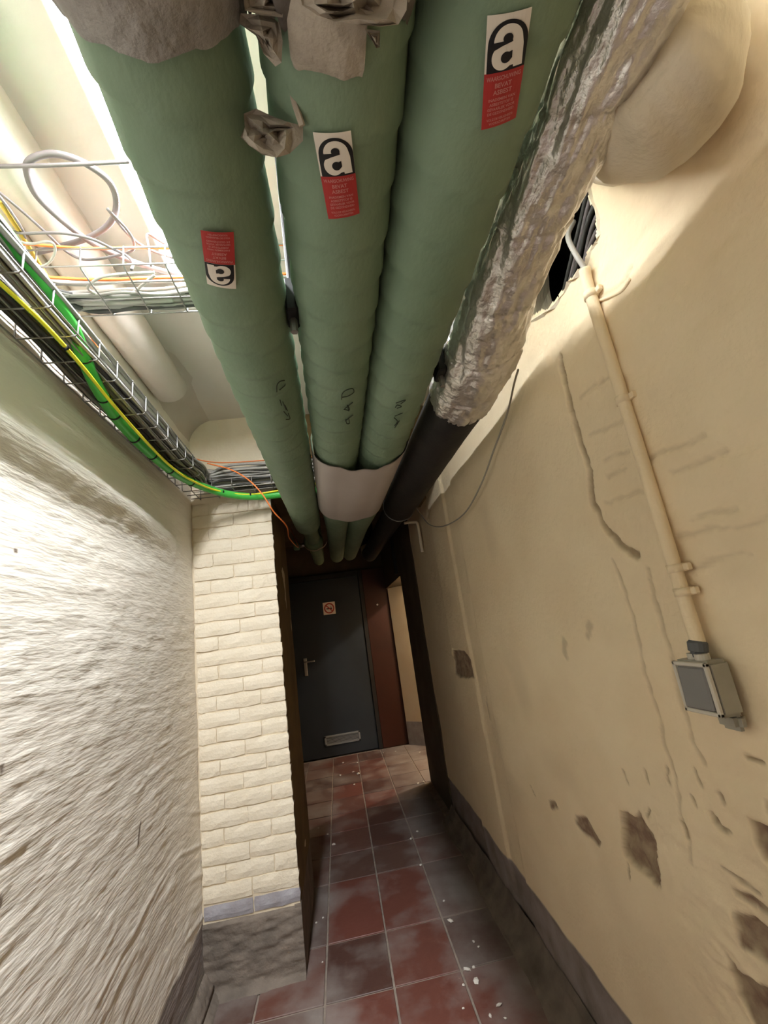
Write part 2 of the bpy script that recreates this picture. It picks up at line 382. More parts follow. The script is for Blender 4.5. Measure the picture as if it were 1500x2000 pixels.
def rw_layers(u, v):
    nz = fbm(u*60, v*60, 1, 3); u0, v0 = u, v
    u = u+.012*fbm(u0*16, v0*16, 2, 3); v = v+.012*fbm(u0*16+5, v0*16, 5, 3)
    crk = sm(.013, .002, dpoly(u, v, crack)+.006*nz)
    ch = np.maximum(sm(.008, .001, dpoly(u, v, chase1)+.004*nz), sm(.009, .001, dpoly(u, v, chase2)+.004*nz))
    gh = np.zeros_like(u)
    for g in ghosts: gh = np.maximum(gh, sm(.007, .001, dpoly(u, v, g)+.004*nz))
    nk = np.zeros_like(u)
    for g in nicks: nk = np.maximum(nk, sm(.005, .001, dpoly(u, v, g)+.003*nz))
    sp = np.zeros_like(u); spd = np.zeros_like(u); u, v = u0, v0
    for pl, d in spalls:
        uu = u+.012*fbm(u*30, v*30, 3, 2); vv = v+.012*fbm(u*30+9, v*30, 4, 2)
        ins = inpoly(uu, vv, pl); e = dpoly(uu, vv, pl, True)
        k = np.where(ins, sm(-.001, .006, e), 0); sp = np.maximum(sp, k); spd = np.maximum(spd, k*d*(1+.9*fbm(u*25, v*25, 5, 3)))
    return crk, ch, gh, nk, sp, spd
_cache = {}
def rw_get(u, v):
    k = u.shape
    if k not in _cache: _cache[k] = rw_layers(u, v)
    return _cache[k]
def rw_fun(u, v):
    crk, ch, gh, nk, sp, spd = rw_get(u, v)
    near = sm(1.15, .75, u)
    d = .011*fbm(u*1.7, v*1.7, 1, 3)+.0022*fbm(u*14, v*14, 2, 4)
    d = d+near*.0045*fbm(u*9, v*16, 3, 4)+.006*near*np.minimum(0, np.cos(v*2*np.pi/.078)-.2)*np.maximum(0, fbm(u*5, v*7, 6, 2)+.05)
    lowr = sm(1.2, .95, u)*sm(1.0, .75, v); d = d-lowr*.016*np.abs(fbm(u*12, v*20, 4, 4))
    d = d-.011*crk-.0045*ch-.004*gh-.008*nk-spd
    strip = sm(2.14, 2.16, u)-sm(2.33, 2.35, u); d = d-.012*strip                     # filled vertical chase beside the lintel
    d = d-.02*sm(2.72, 2.76, u)
    d = np.where(v < .255, d-.004, d)
    return XR-d, u, v
def rw_attr(u, v):
    crk, ch, gh, nk, sp, spd = rw_get(u, v)
    n = .02*fbm(u*6, v*6, 6); pl = sm(.272, .262, v+n)
    dirt = np.clip(.75*crk+.38*ch+.20*gh+.9*nk+.55*sm(.004, .016, spd)*sm(.9, .3, sp), 0, 1)
    # faint brown scuffs on the paint
    sc = sm(.25, .5, fbm(u*2.3, v*2.3, 7, 3))*.12+sm(.9, .6, v)*sm(.2, .45, fbm(u*9, v*9, 2, 3))*.35*sm(1.25, .95, u)
    for a, b in [((1098, 1255), (1100, 1280)), ((1150, 1225), (1146, 1245))]:
        sc = np.maximum(sc, .35*sm(.02, .002, dpoly(u, v, [rw_pt(a), rw_pt(b)])+.02*fbm(u*40, v*40, 3)))
    return np.stack([pl, sp, np.clip(np.maximum(dirt, sc), 0, 1), np.ones_like(u)], -1)
Yr = np.r_[np.linspace(YB, .30, 40, endpoint=False), np.linspace(.30, 1.45, 250, endpoint=False), np.linspace(1.45, 3.60, 190)]
Zr = np.r_[np.linspace(0, 2.45, 430, endpoint=False), np.linspace(2.45, CEIL, 14)]
wr = struct(sheet(Yr, Zr, rw_fun, 'right_plaster', 'wall_right', mask=lambda u, v: inpoly(u+.012*fbm(u*30, v*30, 3, 2), v+.012*fbm(u*30, v*30, 4, 2), hole), attrfun=rw_attr), 'cracked yellow painted wall with bare patches')
# broken plaster lip round the hole and the dark cavity behind it
hp = np.array(hole); hc = hp.mean(0)
ring = []; r_h = np.random.default_rng(5)
hp = np.array([hole[i]+np.array([0, 0]) if t == 0 else (np.array(hole[i])+np.array(hole[(i+1) % len(hole)]))/2 for i in range(len(hole)) for t in (0, 1)])
jit = 1+.10*(r_h.random((5, len(hp)))-.5)
for k, (dd, sc) in enumerate([(.006, 1.16), (-.006, 1.07), (.004, .99), (.030, .97), (.10, 1.10)]):
    for i, q in enumerate(hp):
        j = jit[k, i]; ring.append((XR+dd+.006*(r_h.random()-.5), hc[0]+(q[0]-hc[0])*sc*j, hc[1]+(q[1]-hc[1])*sc*j))
nh = len(hp); rf = [(k*nh+i, k*nh+(i+1) % nh, (k+1)*nh+(i+1) % nh, (k+1)*nh+i) for k in range(4) for i in range(nh)]
mk('broken_plaster_lip', ring, rf, 'shroud_cream', wr)
cv, cf = box(XR+.03, XR+.40, .35, 1.35, 1.75, 2.62)
mk('cavity', cv, cf[1:], 'black_wrap', wr)

# far end of the right wall, recessed a little, then the opening to a side passage
struct(mk('wall_right_end', *join(box(XR+.012, XR+.30, 3.585, 4.40, 0, CEIL), box(XR+.012, XR+.30, 4.40, 5.85, 1.875, CEIL)), 'shade_wall'), 'wall end and lintel of the side opening, shade put into its dark colour')
struct(mk('wall_splay', *join(([(.70, 5.74, .26), (1.12, 5.30, .26), (1.12, 5.30, CEIL), (.70, 5.74, CEIL), (.80, 5.84, .26), (1.22, 5.40, .26), (1.22, 5.40, CEIL), (.80, 5.84, CEIL)],
       [(0, 1, 2, 3), (5, 4, 7, 6), (0, 3, 7, 4), (1, 5, 6, 2), (3, 2, 6, 7), (0, 4, 5, 1)])), 'cream_plain'), 'cream splayed wall lit through the side opening')
struct(mk('baseboard_splay', [(.697, 5.737, 0), (1.117, 5.297, 0), (1.117, 5.297, .26), (.697, 5.737, .26), (.80, 5.84, 0), (1.22, 5.40, 0), (1.22, 5.40, .26), (.80, 5.84, .26)],
       [(0, 1, 2, 3), (5, 4, 7, 6), (0, 3, 7, 4), (1, 5, 6, 2), (3, 2, 6, 7), (0, 4, 5, 1)], 'purple_brick'), 'grey painted plinth of the splayed wall')
struct(mk('wall_passage', *join(box(1.12, 2.7, 5.30, 5.40, 0, CEIL), box(2.6, 2.7, 4.3, 5.4, 0, CEIL), box(.97, 2.7, 4.28, 4.40, 0, CEIL)), 'cream_plain'), 'walls of the side passage')

# ---- brick pier, upper wall, lintel
pier = struct(mk('wall_pier', *join(box(-1.3, XE-.004, YP+.0085, YE, 0, CEIL)), 'cream_joint'), 'cream painted brick pier at the mouth of the passage')
bl = {}
def brick_mesh(wd, hh, var, m):
    k = (round(wd, 2), var, m)
    if k in bl: return bl[k]
    r = np.random.default_rng(var*17+int(wd*100)); nx, nz = 6, 4
    X = np.linspace(-wd/2, wd/2, nx); Z = np.linspace(-hh/2, hh/2, nz); V = []; Fc = []
    for j, z in enumerate(Z):
        for i, x in enumerate(X):
            ed = (i in (0, nx-1)) or (j in (0, nz-1)); cn = (i in (0, nx-1)) and (j in (0, nz-1))
            V.append((x*(.985 if cn else 1)+r.normal(0, .0012), (.0045 if cn else .0035 if j in (0, nz-1) else .0015 if ed else 0)+r.normal(0, .0009), z*(.93 if cn else 1)+r.normal(0, .0014)))
    for j in range(nz-1):
        for i in range(nx-1):
            a = j*nx+i; Fc.append((a, a+1, a+nx+1, a+nx))
    loop = [i for i in range(nx)]+[(j+1)*nx-1 for j in range(1, nz)]+[(nz-1)*nx+i for i in range(nx-2, -1, -1)]+[j*nx for j in range(nz-2, 0, -1)]
    n0 = len(V)
    for i in loop: V.append((V[i][0]*1.0, .028, V[i][2]*1.0))
    L = len(loop)
    for i in range(L): Fc.append((loop[(i+1) % L], loop[i], n0+i, n0+(i+1) % L))
    bl[k] = mesh_data('brick', V, Fc, m, smooth=False); return bl[k]
def lay(zc, hh, segs, m='cream_brick'):
    for (x0, x1) in segs:
        g = .0012
        o = link('brick', brick_mesh(x1-x0-2*g, hh-.0065, random.randrange(5), m), ((x0+x1)/2, YP+random.uniform(-.002, .003), zc), pier)
        o.rotation_euler = (random.uniform(-.01, .01), random.uniform(-.006, .006), random.uniform(-.008, .008))
zc = .345; c = 0; PIT = .0715
lay(.296, .062, [(XL+.005, -.50), (-.50, XE)], 'purple_brick')
while zc < 2.16:
    a = XL+.005; j = random.uniform(-.015, .015)
    lay(zc+PIT/2-.015, PIT, [(a, -.505+j), (-.505+j, XE)] if c % 2 == 0 else [(a, -.62+j), (-.62+j, -.405+j), (-.405+j, XE)])
    zc += PIT; c += 1
# bare concrete foot of the pier
def foot(uu, vv):
    e = .010*fbm(uu*14, vv*14, 3, 4)+.012*fbm(uu*4, vv*4, 5)
    top = np.where(vv > .985, .03, 0); low = .03*sm(.06, 0, vv)
    return uu, YP-.004-e-low+top, vv*.262
sheet(np.linspace(XL, XE, 46), np.linspace(0, 1, 34), foot, 'concrete', 'concrete_foot', pier)
mk('concrete_foot_side', *box(XE-.03, XE-.001, YP-.002, YE, 0, .262), 'concrete', pier)
def upper(uu, vv): return uu, YP+.002+.006*fbm(uu*6, vv*6, 2), vv
sheet(np.linspace(XL, XE+.02, 30), np.linspace(zc-.02, CEIL, 30), upper, 'cream_brick', 'upper_plaster', pier)
def reveal(uu, vv): return XE+.004*fbm(uu*5, vv*5, 2)-.002, uu, vv
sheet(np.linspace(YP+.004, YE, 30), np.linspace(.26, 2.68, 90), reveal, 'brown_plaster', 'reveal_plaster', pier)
struct(mk('trim_1', *box(XE-.004, XR+.08, YP+.02, YE, 2.205, CEIL), 'brown_plaster'), 'plastered lintel over the passage behind the pipes')  # lintel coloured darker to stand in for the shade over the passage
# far room
struct(mk('wall_far', *join(box(-1.3, -.61, YD+.03, YD+.13, 0, CEIL), box(-.61, .34, YD+.03, YD+.13, 2.12, CEIL), box(.34, .95, YD+.03, YD+.13, 0, CEIL)), 'shade_wall'), 'wall round the far door, its dark colour standing in for shade')
struct(mk('wall_far_left', *box(-1.35, -1.25, YE, 5.9, 0, CEIL), 'shade_wall'), 'wall left of the far door, coloured dark to stand in for shade')
struct(mk('shade_slab', *box(-1.25, XR+.012, YE, YD+.03, 2.60, 2.66), 'shade_wall'), 'added dark slab standing in for shade over the end of the passage')  # added slab, its dark colour imitates shade below the far ceiling
struct(mk('wall_back', *box(-.9, .9, YB-.12, YB, 0, CEIL), 'cream_plain'), 'plain end wall behind the viewer')

# ---- ceiling and the plastered-over pipe in its corner
def ceilf(u, v): return u, v, CEIL+.010*fbm(u*1.6, v*1.6, 4, 3)+.0015*fbm(u*11, v*11, 5, 2)
ceil = struct(sheet(np.linspace(-1.35, 2.7, 120), np.linspace(YB, 5.95, 220), ceilf, 'ceiling_paint', 'ceiling'), 'uneven cream painted ceiling')
pv, pf = sweep(catmull([(-.66, YB, 2.60), (-.66, 0, 2.605), (-.655, 1.2, 2.60), (-.65, 1.78, 2.60), (-.648, 1.90, 2.60)], 24), np.r_[np.full(93, .075), .070, .062, .05, .03], 22, rfun=lambda th, s: .006*vnoise(th*2+s*5, s*6, 3))
tr = struct(mk('trim_2', pv, pf, 'plaster_pink', smooth=True), 'rounded plaster-covered pipe in the ceiling corner')
def cove(uu, vv):
    a = vv*math.pi/2; R_ = .12+.05*sm(1.5, 2.2, uu)
    return XL+R_*(1-np.cos(a))*1.0+.006*fbm(uu*6, vv*3, 2)-.004, uu, CEIL-R_+R_*np.sin(a)+.004
struct(sheet(np.linspace(YB, YP+.01, 120), np.linspace(0, 1, 12), cove, 'plaster_pink', 'trim_3'), 'rounded plaster cove between left wall and ceiling')

# ================================================================== OBJECTS
# ---- fluorescent batten on the ceiling beside the first pipe
BX, BZ = -.378, 2.600
def batten(y0, y1, m, label):
    t = thing('batten_light', (BX, (y0+y1)/2, BZ), label, 'light')
    mk('housing', *bevbox(BX-.036, BX+.036, y0, y1, BZ, CEIL+.006, .004), 'white_paint', t)
    prof = [(-.030*math.cos(a), -.0035*math.sin(a)) for a in np.linspace(0, math.pi, 9)]
    V = [(BX+x, y, BZ-.0005+z) for y in (y0+.02, y1-.02) for x, z in prof]
    mk('glowing_diffuser', V, [(i, i+1, i+10, i+9) for i in range(8)], m, t, smooth=True)
    for xx in (-.033, .033): mk('side_lip', *box(BX+xx-.0018, BX+xx+.0018, y0, y1, BZ-.010, BZ+.002), 'white_paint', t)  # lips added to keep the diffuser's direct light off the ceiling
    for yy in (y0, y1): mk('end_cap', *bevbox(BX-.038, BX+.038, yy-.012, yy+.012, BZ-.012, CEIL+.006, .003), 'white_paint', t)
batten(-.18, 1.36, 'tube_glow', 'slim white fluorescent batten glowing beside the leftmost green pipe')
batten(-1.75, -.28, 'rear_fill_glow', 'added unseen batten behind the viewer, filling in light on the walls')  # unseen fill lamp added behind the camera to brighten the right wall

sl = bpy.data.lights.new('side_passage_lamp', 'POINT'); sl.energy = SIDE_LAMP_W; sl.color = (1, .86, .70); sl.shadow_soft_size = .035
slo = bpy.data.objects.new('side_passage_lamp', sl); COL.objects.link(slo); slo.location = (1.56, 4.82, 2.25)

# ---- pipes
Z0, SL = 2.05, .020
def axis(xc, y): return np.array([xc, y, Z0+SL*y])
def pray(p, xc, r):
    d = ray(p); a = np.array([0, 1, SL]); a = a/np.linalg.norm(a); o = CAMP-np.array([xc, 0, Z0])
    dp = d-a*(d@a); op = o-a*(o@a); A = dp@dp; B = 2*dp@op; C_ = op@op-r*r; D = max(B*B-4*A*C_, 0)
    return CAMP+d*((-B-math.sqrt(D))/(2*A))
def pang(P, xc): return math.atan2(P[0]-xc, -(P[2]-Z0-SL*P[1]))
def onpipe(xc, r, th, y): return np.array([xc+r*math.sin(th), y, Z0+SL*y-r*math.cos(th)])
def wrap_r(pitch, tw, amp, seed):
    def f(th, s):
        ph = (s+tw*np.sin(th*.5+seed))/pitch+th/(2*np.pi)
        saw = ph-np.floor(ph)
        return amp*(saw-.5)+.0030*vnoise(np.cos(th)*1.5+s*4+seed*9, np.sin(th)*1.5+seed, 3)+.0012*vnoise(th*3+seed, s*22, 5)
    return f
def pipe_path(xc, y0, y1, n, rise=None, bend=.12):
    pts = [axis(xc, y) for y in np.linspace(y0, y1, n)]
    if rise:
        e = pts[-1]
        for a in np.linspace(0, math.pi/2, 10)[1:]: pts.append(e+np.array([0, bend*math.sin(a), bend*(1-math.cos(a))]))
        q = pts[-1]
        for t in (.33, .66, 1): pts.append(q+np.array([0, 0, t*(rise-q[2])]))
    return np.array(pts)
PX = {1: (-.118, .0888), 2: (.070, .0860), 3: (.247, .0915), 4: (.465, .103)}
G_PIPE = 'green wrapped heating pipes under the ceiling'
# pipe 1 (leftmost)
p1 = thing('heating_pipe', axis(PX[1][0], 1.0), 'leftmost green wrapped pipe, beside the glowing batten, label upside down', 'pipe', G_PIPE)
path = pipe_path(PX[1][0], -1.6, 2.72, 460)
rr = np.interp(path[:, 1], [-1.6, 1.2, 2.72], [.0888, .0880, .0800])
mk('green_wrapping', *sweep(path, rr, 56, wrap_r(.088, .02, .0052, 1)), 'green_wrap', p1, smooth=True)
path = pipe_path(PX[1][0]+.005, 2.72, 4.40, 50, CEIL+.02, .11)
mk('bare_pipe', *sweep(path, .052, 24, wrap_r(.2, .02, .001, 2)), 'green_old', p1, smooth=True)
# valve with tape
vb = mk('valve_body', *sweep([axis(PX[1][0]+.005, y) for y in (3.28, 3.30, 3.36, 3.42, 3.48, 3.50)], [.05, .066, .075, .075, .066, .05], 20), 'green_old', p1, smooth=True)
vz = Z0+SL*3.4
mk('valve_stem', *sweep([(-.16, 3.40, vz-.015), (-.235, 3.40, vz-.02)], .016, 12), 'steel', vb, smooth=True)
mk('valve_knob', *sweep([(-.225, 3.40, vz-.02), (-.232, 3.40, vz-.02), (-.262, 3.40, vz-.02), (-.270, 3.40, vz-.02)], [.026, .034, .034, .026], 16), 'green_old', vb, smooth=True)
tv = []
for th in np.linspace(-1.45, 1.35, 18):
    for yy in (3.345, 3.385): tv.append((PX[1][0]+.005+.0795*math.sin(th)*(1.35 if th > .6 else 1), yy+.006*math.sin(th*5), vz-.0795*math.cos(th)))
mk('tape', tv, [(2*i, 2*i+2, 2*i+3, 2*i+1) for i in range(17)], 'tape', vb)
# pipes 2 and 3
p2 = thing('heating_pipe', axis(PX[2][0], 1.0), 'middle green wrapped pipe with torn wrapping hanging from it', 'pipe', G_PIPE)
path = pipe_path(PX[2][0], -1.6, 4.28, 600, CEIL+.02, .10); rr = np.interp(path[:, 1], [0, 2.4, 3.0, 5], [.0860, .084, .070, .060])
mk('green_wrapping', *sweep(path, rr, 56, wrap_r(.084, .02, .0055, 3)), 'green_wrap', p2, smooth=True)
p3 = thing('heating_pipe', axis(PX[3][0], 1.0), 'rightmost green wrapped pipe, next to the silver foil duct', 'pipe', G_PIPE)
path = pipe_path(PX[3][0], -1.6, 4.26, 600, CEIL+.02, .10)
path[:, 0] -= np.interp(path[:, 1], [0, 1.5, 4.3], [0, .004, .05]); rr = np.interp(path[:, 1], [0, 2.4, 3.0, 5], [.0915, .088, .070, .058])
mk('green_wrapping', *sweep(path, rr, 56, wrap_r(.092, .02, .0052, 5)), 'green_wrap', p3, smooth=True)

# ---- warning labels on the pipes (one flat print per pipe, bent round it)
def bend(bm, place, ustep=.004):
    us = [v.co.x for v in bm.verts]
    for u in np.arange(math.floor(min(us)/ustep)*ustep, max(us), ustep):
        bmesh.ops.bisect_plane(bm, geom=bm.verts[:]+bm.edges[:]+bm.faces[:], plane_co=(u, 0, 0), plane_no=(1, 0, 0))
    bm.verts.index_update()
    V = [place(v.co.x, v.co.y, v.co.z) for v in bm.verts]; Fc = [[v.index for v in f.verts] for f in bm.faces]; bm.free(); return V, Fc
def poly_bm(polys, lift):
    bm = bmesh.new()
    for pl in polys: bm.faces.new([bm.verts.new((x, y, lift)) for x, y in pl])
    bmesh.ops.triangulate(bm, faces=bm.faces[:]); return bm
def text_bm(lines, lift):
    bm = bmesh.new()
    for txt, size, cx, cy, maxw in lines:
        cu = bpy.data.curves.new('t', 'FONT'); cu.body = txt; cu.size = size; cu.align_x = 'CENTER'; cu.align_y = 'CENTER'; cu.resolution_u = 2; cu.offset = size*.015
        ob = bpy.data.objects.new('t', cu); COL.objects.link(ob); bpy.context.view_layer.update()
        me = bpy.data.meshes.new_from_object(ob.evaluated_get(bpy.context.evaluated_depsgraph_get()))
        co = np.array([v.co[:] for v in me.vertices]); k = min(1, maxw/(np.ptp(co[:, 0])+1e-9))
        b0 = len(bm.verts); vs_ = [bm.verts.new((c_[0]*k+cx, c_[1]+cy, lift)) for c_ in co]
        for p in me.polygons:
            try: bm.faces.new([vs_[i] for i in p.vertices])
            except ValueError: pass
        bpy.data.objects.remove(ob); bpy.data.curves.remove(cu); bpy.data.meshes.remove(me)
    bmesh.ops.triangulate(bm, faces=bm.faces[:]); return bm
def ell(cx, cy, rx, ry, a0, a1, n=24): return [(cx+rx*math.cos(math.radians(a)), cy+ry*math.sin(math.radians(a))) for a in np.linspace(a0, a1, n)]
def label_on(pipe, k, center, tilt, W, H, flip=False):
    """label frame: x to the right across, y up (towards the viewer's end of the pipe)"""
    xc, r = PX[k]; P = pray(center, xc, r); th0, y0 = pang(P, xc), P[1]; R_ = r+.0042
    ct, st = math.cos(tilt), math.sin(tilt)
    def place(u, v, lift):
        if flip: u, v = -u, -v
        uu, vv = u*ct+v*st, -u*st+v*ct
        return onpipe(xc, R_+lift, th0+uu/R_, y0-vv)
    hw, s = W/2, H*.46                   # s = height of the black/white square panel
    yt = H/2; yb = yt-s
    V, Fc = bend(poly_bm([[(-hw, yb), (hw, yb), (hw, yt), (-hw, yt)]], 0), place)
    lab = mk('warning_label', V, Fc, 'label_white', pipe)
    part(lab, 'asbestos warning label with white letter a')
    V, Fc = bend(poly_bm([[(-hw, -yt), (hw, -yt), (hw, yb), (-hw, yb)]], 0), place); mk('red_panel', V, Fc, 'label_red', lab)
    L = lambda x, y: (x*W-hw, yb+y*s)
    arch = [L(.05, 0), L(.995, 0), L(.995, .50)]+[L(.525+.47*math.cos(math.radians(a)), .50+.40*math.sin(math.radians(a))) for a in np.linspace(0, 180, 28)][1:]+[L(.05, .4)]
    V, Fc = bend(poly_bm([arch], .0004), place); mk('black_arch', V, Fc, 'label_black', lab)
    # the lower-case letter: white body, black counters
    body = [L(*q) for q in [(.92, .05), (.70, .05), (.69, .10)]]+[L(*q) for q in ell(.43, .27, .27, .235, -50, -260, 20)]
    body += [L(.62, .535), L(.60, .56), L(.20, .545)]+[L(*q) for q in ell(.53, .55, .335, .285, 178, 10, 24)]+[L(.90, .45)]
    V, Fc = bend(poly_bm([body], .0008), place); mk('letter', V, Fc, 'label_white', lab)
    cnt = [[L(*q) for q in ell(.505, .265, .125, .105, -30, -300, 20)]+[L(.645, .375), L(.65, .24)],
           [L(.16, .545), L(.42, .56)]+[L(*q) for q in ell(.52, .60, .115, .085, 200, -20, 16)]+[L(.64, .53), L(.40, .48), L(.16, .40)]]
    V, Fc = bend(poly_bm(cnt, .0012), place); mk('letter_counter', V, Fc, 'label_black', lab)
    q = H-s; tl = lambda f: yb-f*q
    lines = [('WAARSCHUWING', q*.105, 0, tl(.10), W*.86), ('BEVAT', q*.115, 0, tl(.225), W*.5), ('ASBEST', q*.115, 0, tl(.345), W*.5),
             ('INADEMEN VAN', q*.075, 0, tl(.47), W*.72), ('ASBESTSTOF IS', q*.075, 0, tl(.555), W*.72), ('GEVAARLIJK VOOR', q*.075, 0, tl(.64), W*.74), ('DE GEZONDHEID', q*.075, 0, tl(.725), W*.72),
             ('VOLG DE VEILIGHEIDS-', q*.07, 0, tl(.84), W*.74), ('VOORSCHRIFTEN', q*.07, 0, tl(.92), W*.6)]
    V, Fc = bend(text_bm(lines, .0004), place, .006); mk('small_print', V, Fc, 'label_text', lab)
label_on(p2, 2, (661, 346), -.15, .046, .112)
label_on(p3, 3, (983, 142), -.26, .043, .103)
label_on(p1, 1, (429, 508), .19, .045, .106, flip=True)

# ---- marker scribbles
def scribble(pipe, k, strokes):
    xc, r = PX[k]; parts = []
    for st_ in strokes:
        pts = []
        for (x, y) in st_:
            P = pray((500+x/4.167, 700+y/4.167), xc, r); pts.append(onpipe(xc, r+.0032, pang(P, xc), P[1]))
        part(mk('pen_stroke', *sweep(catmull(pts, 5), .0013, 5), 'marker', pipe), 'black marker handwriting stroke')
scribble(p1, 1, [[(165, 265), (165, 215), (185, 182), (225, 172)], [(185, 250), (225, 215), (230, 200)], [(190, 330), (202, 375)], [(212, 345), (240, 412), (228, 372), (250, 420)], [(222, 425), (252, 462)], [(240, 490), (270, 485), (258, 440)]])
scribble(p2, 2, [[(695, 325), (700, 280), (730, 250), (780, 238), (790, 268), (745, 298), (700, 308)], [(718, 402), (782, 350)], [(712, 408), (757, 412), (740, 372), (752, 422)], [(722, 502), (785, 452)], [(728, 488), (735, 522), (757, 520), (750, 478)]])
scribble(p3, 3, [[(1140, 355), (1215, 330), (1178, 362)], [(1135, 392), (1150, 372), (1182, 384), (1148, 398)], [(1130, 462), (1190, 436)], [(1125, 475), (1150, 505), (1128, 540)], [(1130, 555), (1165, 500)]])

# ---- plaster collar on pipe 1, torn lagging on pipe 2
def collar(k, y0, y1, dr, rag, th0, th1, m, name, pipe, seed, nth=64, ny=26, amp=.006):
    xc, r = PX[k]; TH = np.linspace(th0, th1, nth); V = []; Fc = []
    for i, th in enumerate(TH):
        ye = y1+rag*(fbm(th*2.2+seed, seed*1.3, 2, 4)*1.6)
        for j, t in enumerate(np.linspace(0, 1, ny)):
            y = y0+(ye-y0)*t; e = dr*min(1, (1-t)*9)**.5+amp*float(fbm(th*3+seed, y*11, 4, 4))
            V.append(onpipe(xc, r+.003+max(e, -.001), th, y))
    for i in range(nth-1):
        for j in range(ny-1): a = i*ny+j; Fc.append((a, a+1, a+ny+1, a+ny))
    return mk(name, V, Fc, m, pipe, smooth=True)
part(collar(1, -.4, .314, .012, .006, -1.9, 1.5, 'old_plaster', 'plaster_collar', p1, 3), 'crumbling grey plaster collar')
part(collar(2, -.4, .292, .014, .03, -1.6, 1.7, 'torn_dark', 'torn_lagging', p2, 5, amp=.012), 'ragged torn brown lagging')
part(collar(2, .02, .283, .022, .03, .05, 1.5, 'torn_paper', 'torn_paper_edge', p2, 8, 40, 18, .016), 'torn crumpled paper edge')
part(collar(2, .20, .322, .006, .016, -.62, .22, 'torn_paper', 'torn_paper_patch', p2, 2, 24, 14, .004), 'pale scrap of paper stuck to the pipe')
def crumple(outline, depth, m, name, parent=None, seed=0, n=9, amp=.012):
    """crumpled scrap with thickness: outline in photo pixels at a given forward distance from the eye"""
    O = np.array(outline, float); c = O.mean(0); r = np.random.default_rng(seed); V = []; Fc = []
    K = len(O); rings = 4
    for side in (0, 1):
        for q in range(rings+1):
            t = q/rings
            for i in range(K):
                p = c+(O[i]-c)*t
                z = depth+(.018 if side else -.0)*(1-t**2)+amp*(r.random()-.5)*(.4 if q == rings else 1)
                if q == 0: z = depth+(.02 if side else -.008)
                d = ray(p); V.append(CAMP+d*z)
    for side in (0, 1):
        b = side*(rings+1)*K
        for q in range(rings):
            for i in range(K):
                f = (b+q*K+i, b+q*K+(i+1) % K, b+(q+1)*K+(i+1) % K, b+(q+1)*K+i); Fc.append(f if side else f[::-1])
    b0, b1 = rings*K, (2*rings+1)*K
    for i in range(K): Fc.append((b0+i, b0+(i+1) % K, b1+(i+1) % K, b1+i))
    return mk(name, V, Fc, m, parent)
dz2 = 0.62
part(crumple([(476, 222), (500, 212), (530, 226), (562, 238), (592, 246), (592, 275), (566, 300), (540, 308), (512, 302), (486, 284), (470, 268), (478, 248)], .515, 'torn_paper', 'hanging_scrap', p2, 4, amp=.02), 'grey crumpled scrap hanging between two pipes')
part(crumple([(470, 26), (505, 28), (545, 36), (552, 80), (550, 122), (538, 130), (515, 105), (500, 70), (466, 45)], .435, 'torn_paper', 'hanging_flap', p2, 6, amp=.015), 'pale torn flap')
part(crumple([(470, -60), (560, -60), (556, -10), (552, 34), (510, 30), (478, 20)], .415, 'torn_paper', 'hanging_flap', p2, 12, amp=.02), 'grey torn flap')
part(crumple([(575, -70), (640, -70), (800, -70), (794, 20), (778, 48), (742, 52), (700, 48), (655, 42), (620, 30), (590, 10)], .385, 'torn_paper', 'hanging_flap', p2, 9, amp=.02), 'broad torn flap of lagging paper')
part(crumple([(712, 56), (742, 60), (742, 92), (735, 94)], .425, 'torn_paper', 'hanging_flap', p2, 3, amp=.006), 'small pointed paper tag')
for a, b in (([(554, 118), (562, 150), (572, 190), (590, 246)], .004), ([(548, 20), (556, 70), (556, 120)], .005)):
    mk('hanging_strip', *sweep(catmull([CAMP+ray(p)*(.455+.00022*p[1]) for p in a], 6), b, 5), 'torn_paper', p2)

# ---- grey-white sheet slung under pipes 2 and 3
xa, xb = PX[2][0]-.087, PX[3][0]+.080
V = []; ny, nt = 26, 60
prof = []
for t in np.linspace(0, 1, nt):
    if t < .25: a = -math.pi*.62+(t/.25)*(math.pi*.62); prof.append((PX[2][0]+.095*math.sin(a), -.095*math.cos(a)))
    elif t > .75: a = (t-.75)/.25*math.pi*.62; prof.append((PX[3][0]-.008+.101*math.sin(a), -.101*math.cos(a)))
    else: k = (t-.25)/.5; prof.append((PX[2][0]+(PX[3][0]-.008-PX[2][0])*k, -.095-.006*k-.008*math.sin(k*math.pi)))
for lay_ in (0, .003):
    for j, s in enumerate(np.linspace(0, 1, ny)):
        for i, (x, z) in enumerate(prof):
            ya = 1.47+.07*math.sin(i/nt*math.pi)+.012*math.sin(i*.35); yb_ = 2.34-.03*math.cos(i/nt*6)
            y = ya+(yb_-ya)*s; g = 1+.02*math.sin(s*3+i*.2); xm = (xa+xb)/2
            taper = 1-.02*s
            V.append((xm+(x-xm)*taper*(1-lay_)-.012*s, y, Z0+SL*y+z*g*(1-lay_*9)))
Fc = []
for L_ in (0, 1):
    b = L_*ny*nt
    for j in range(ny-1):
        for i in range(nt-1):
            a = b+j*nt+i; f = (a, a+1, a+nt+1, a+nt); Fc.append(f if L_ else f[::-1])
tag(mk('lagging_sheet', V, Fc, 'white_sheet', smooth=True), 'pale grey sheet wrapped under the middle and right green pipes', 'sheet')

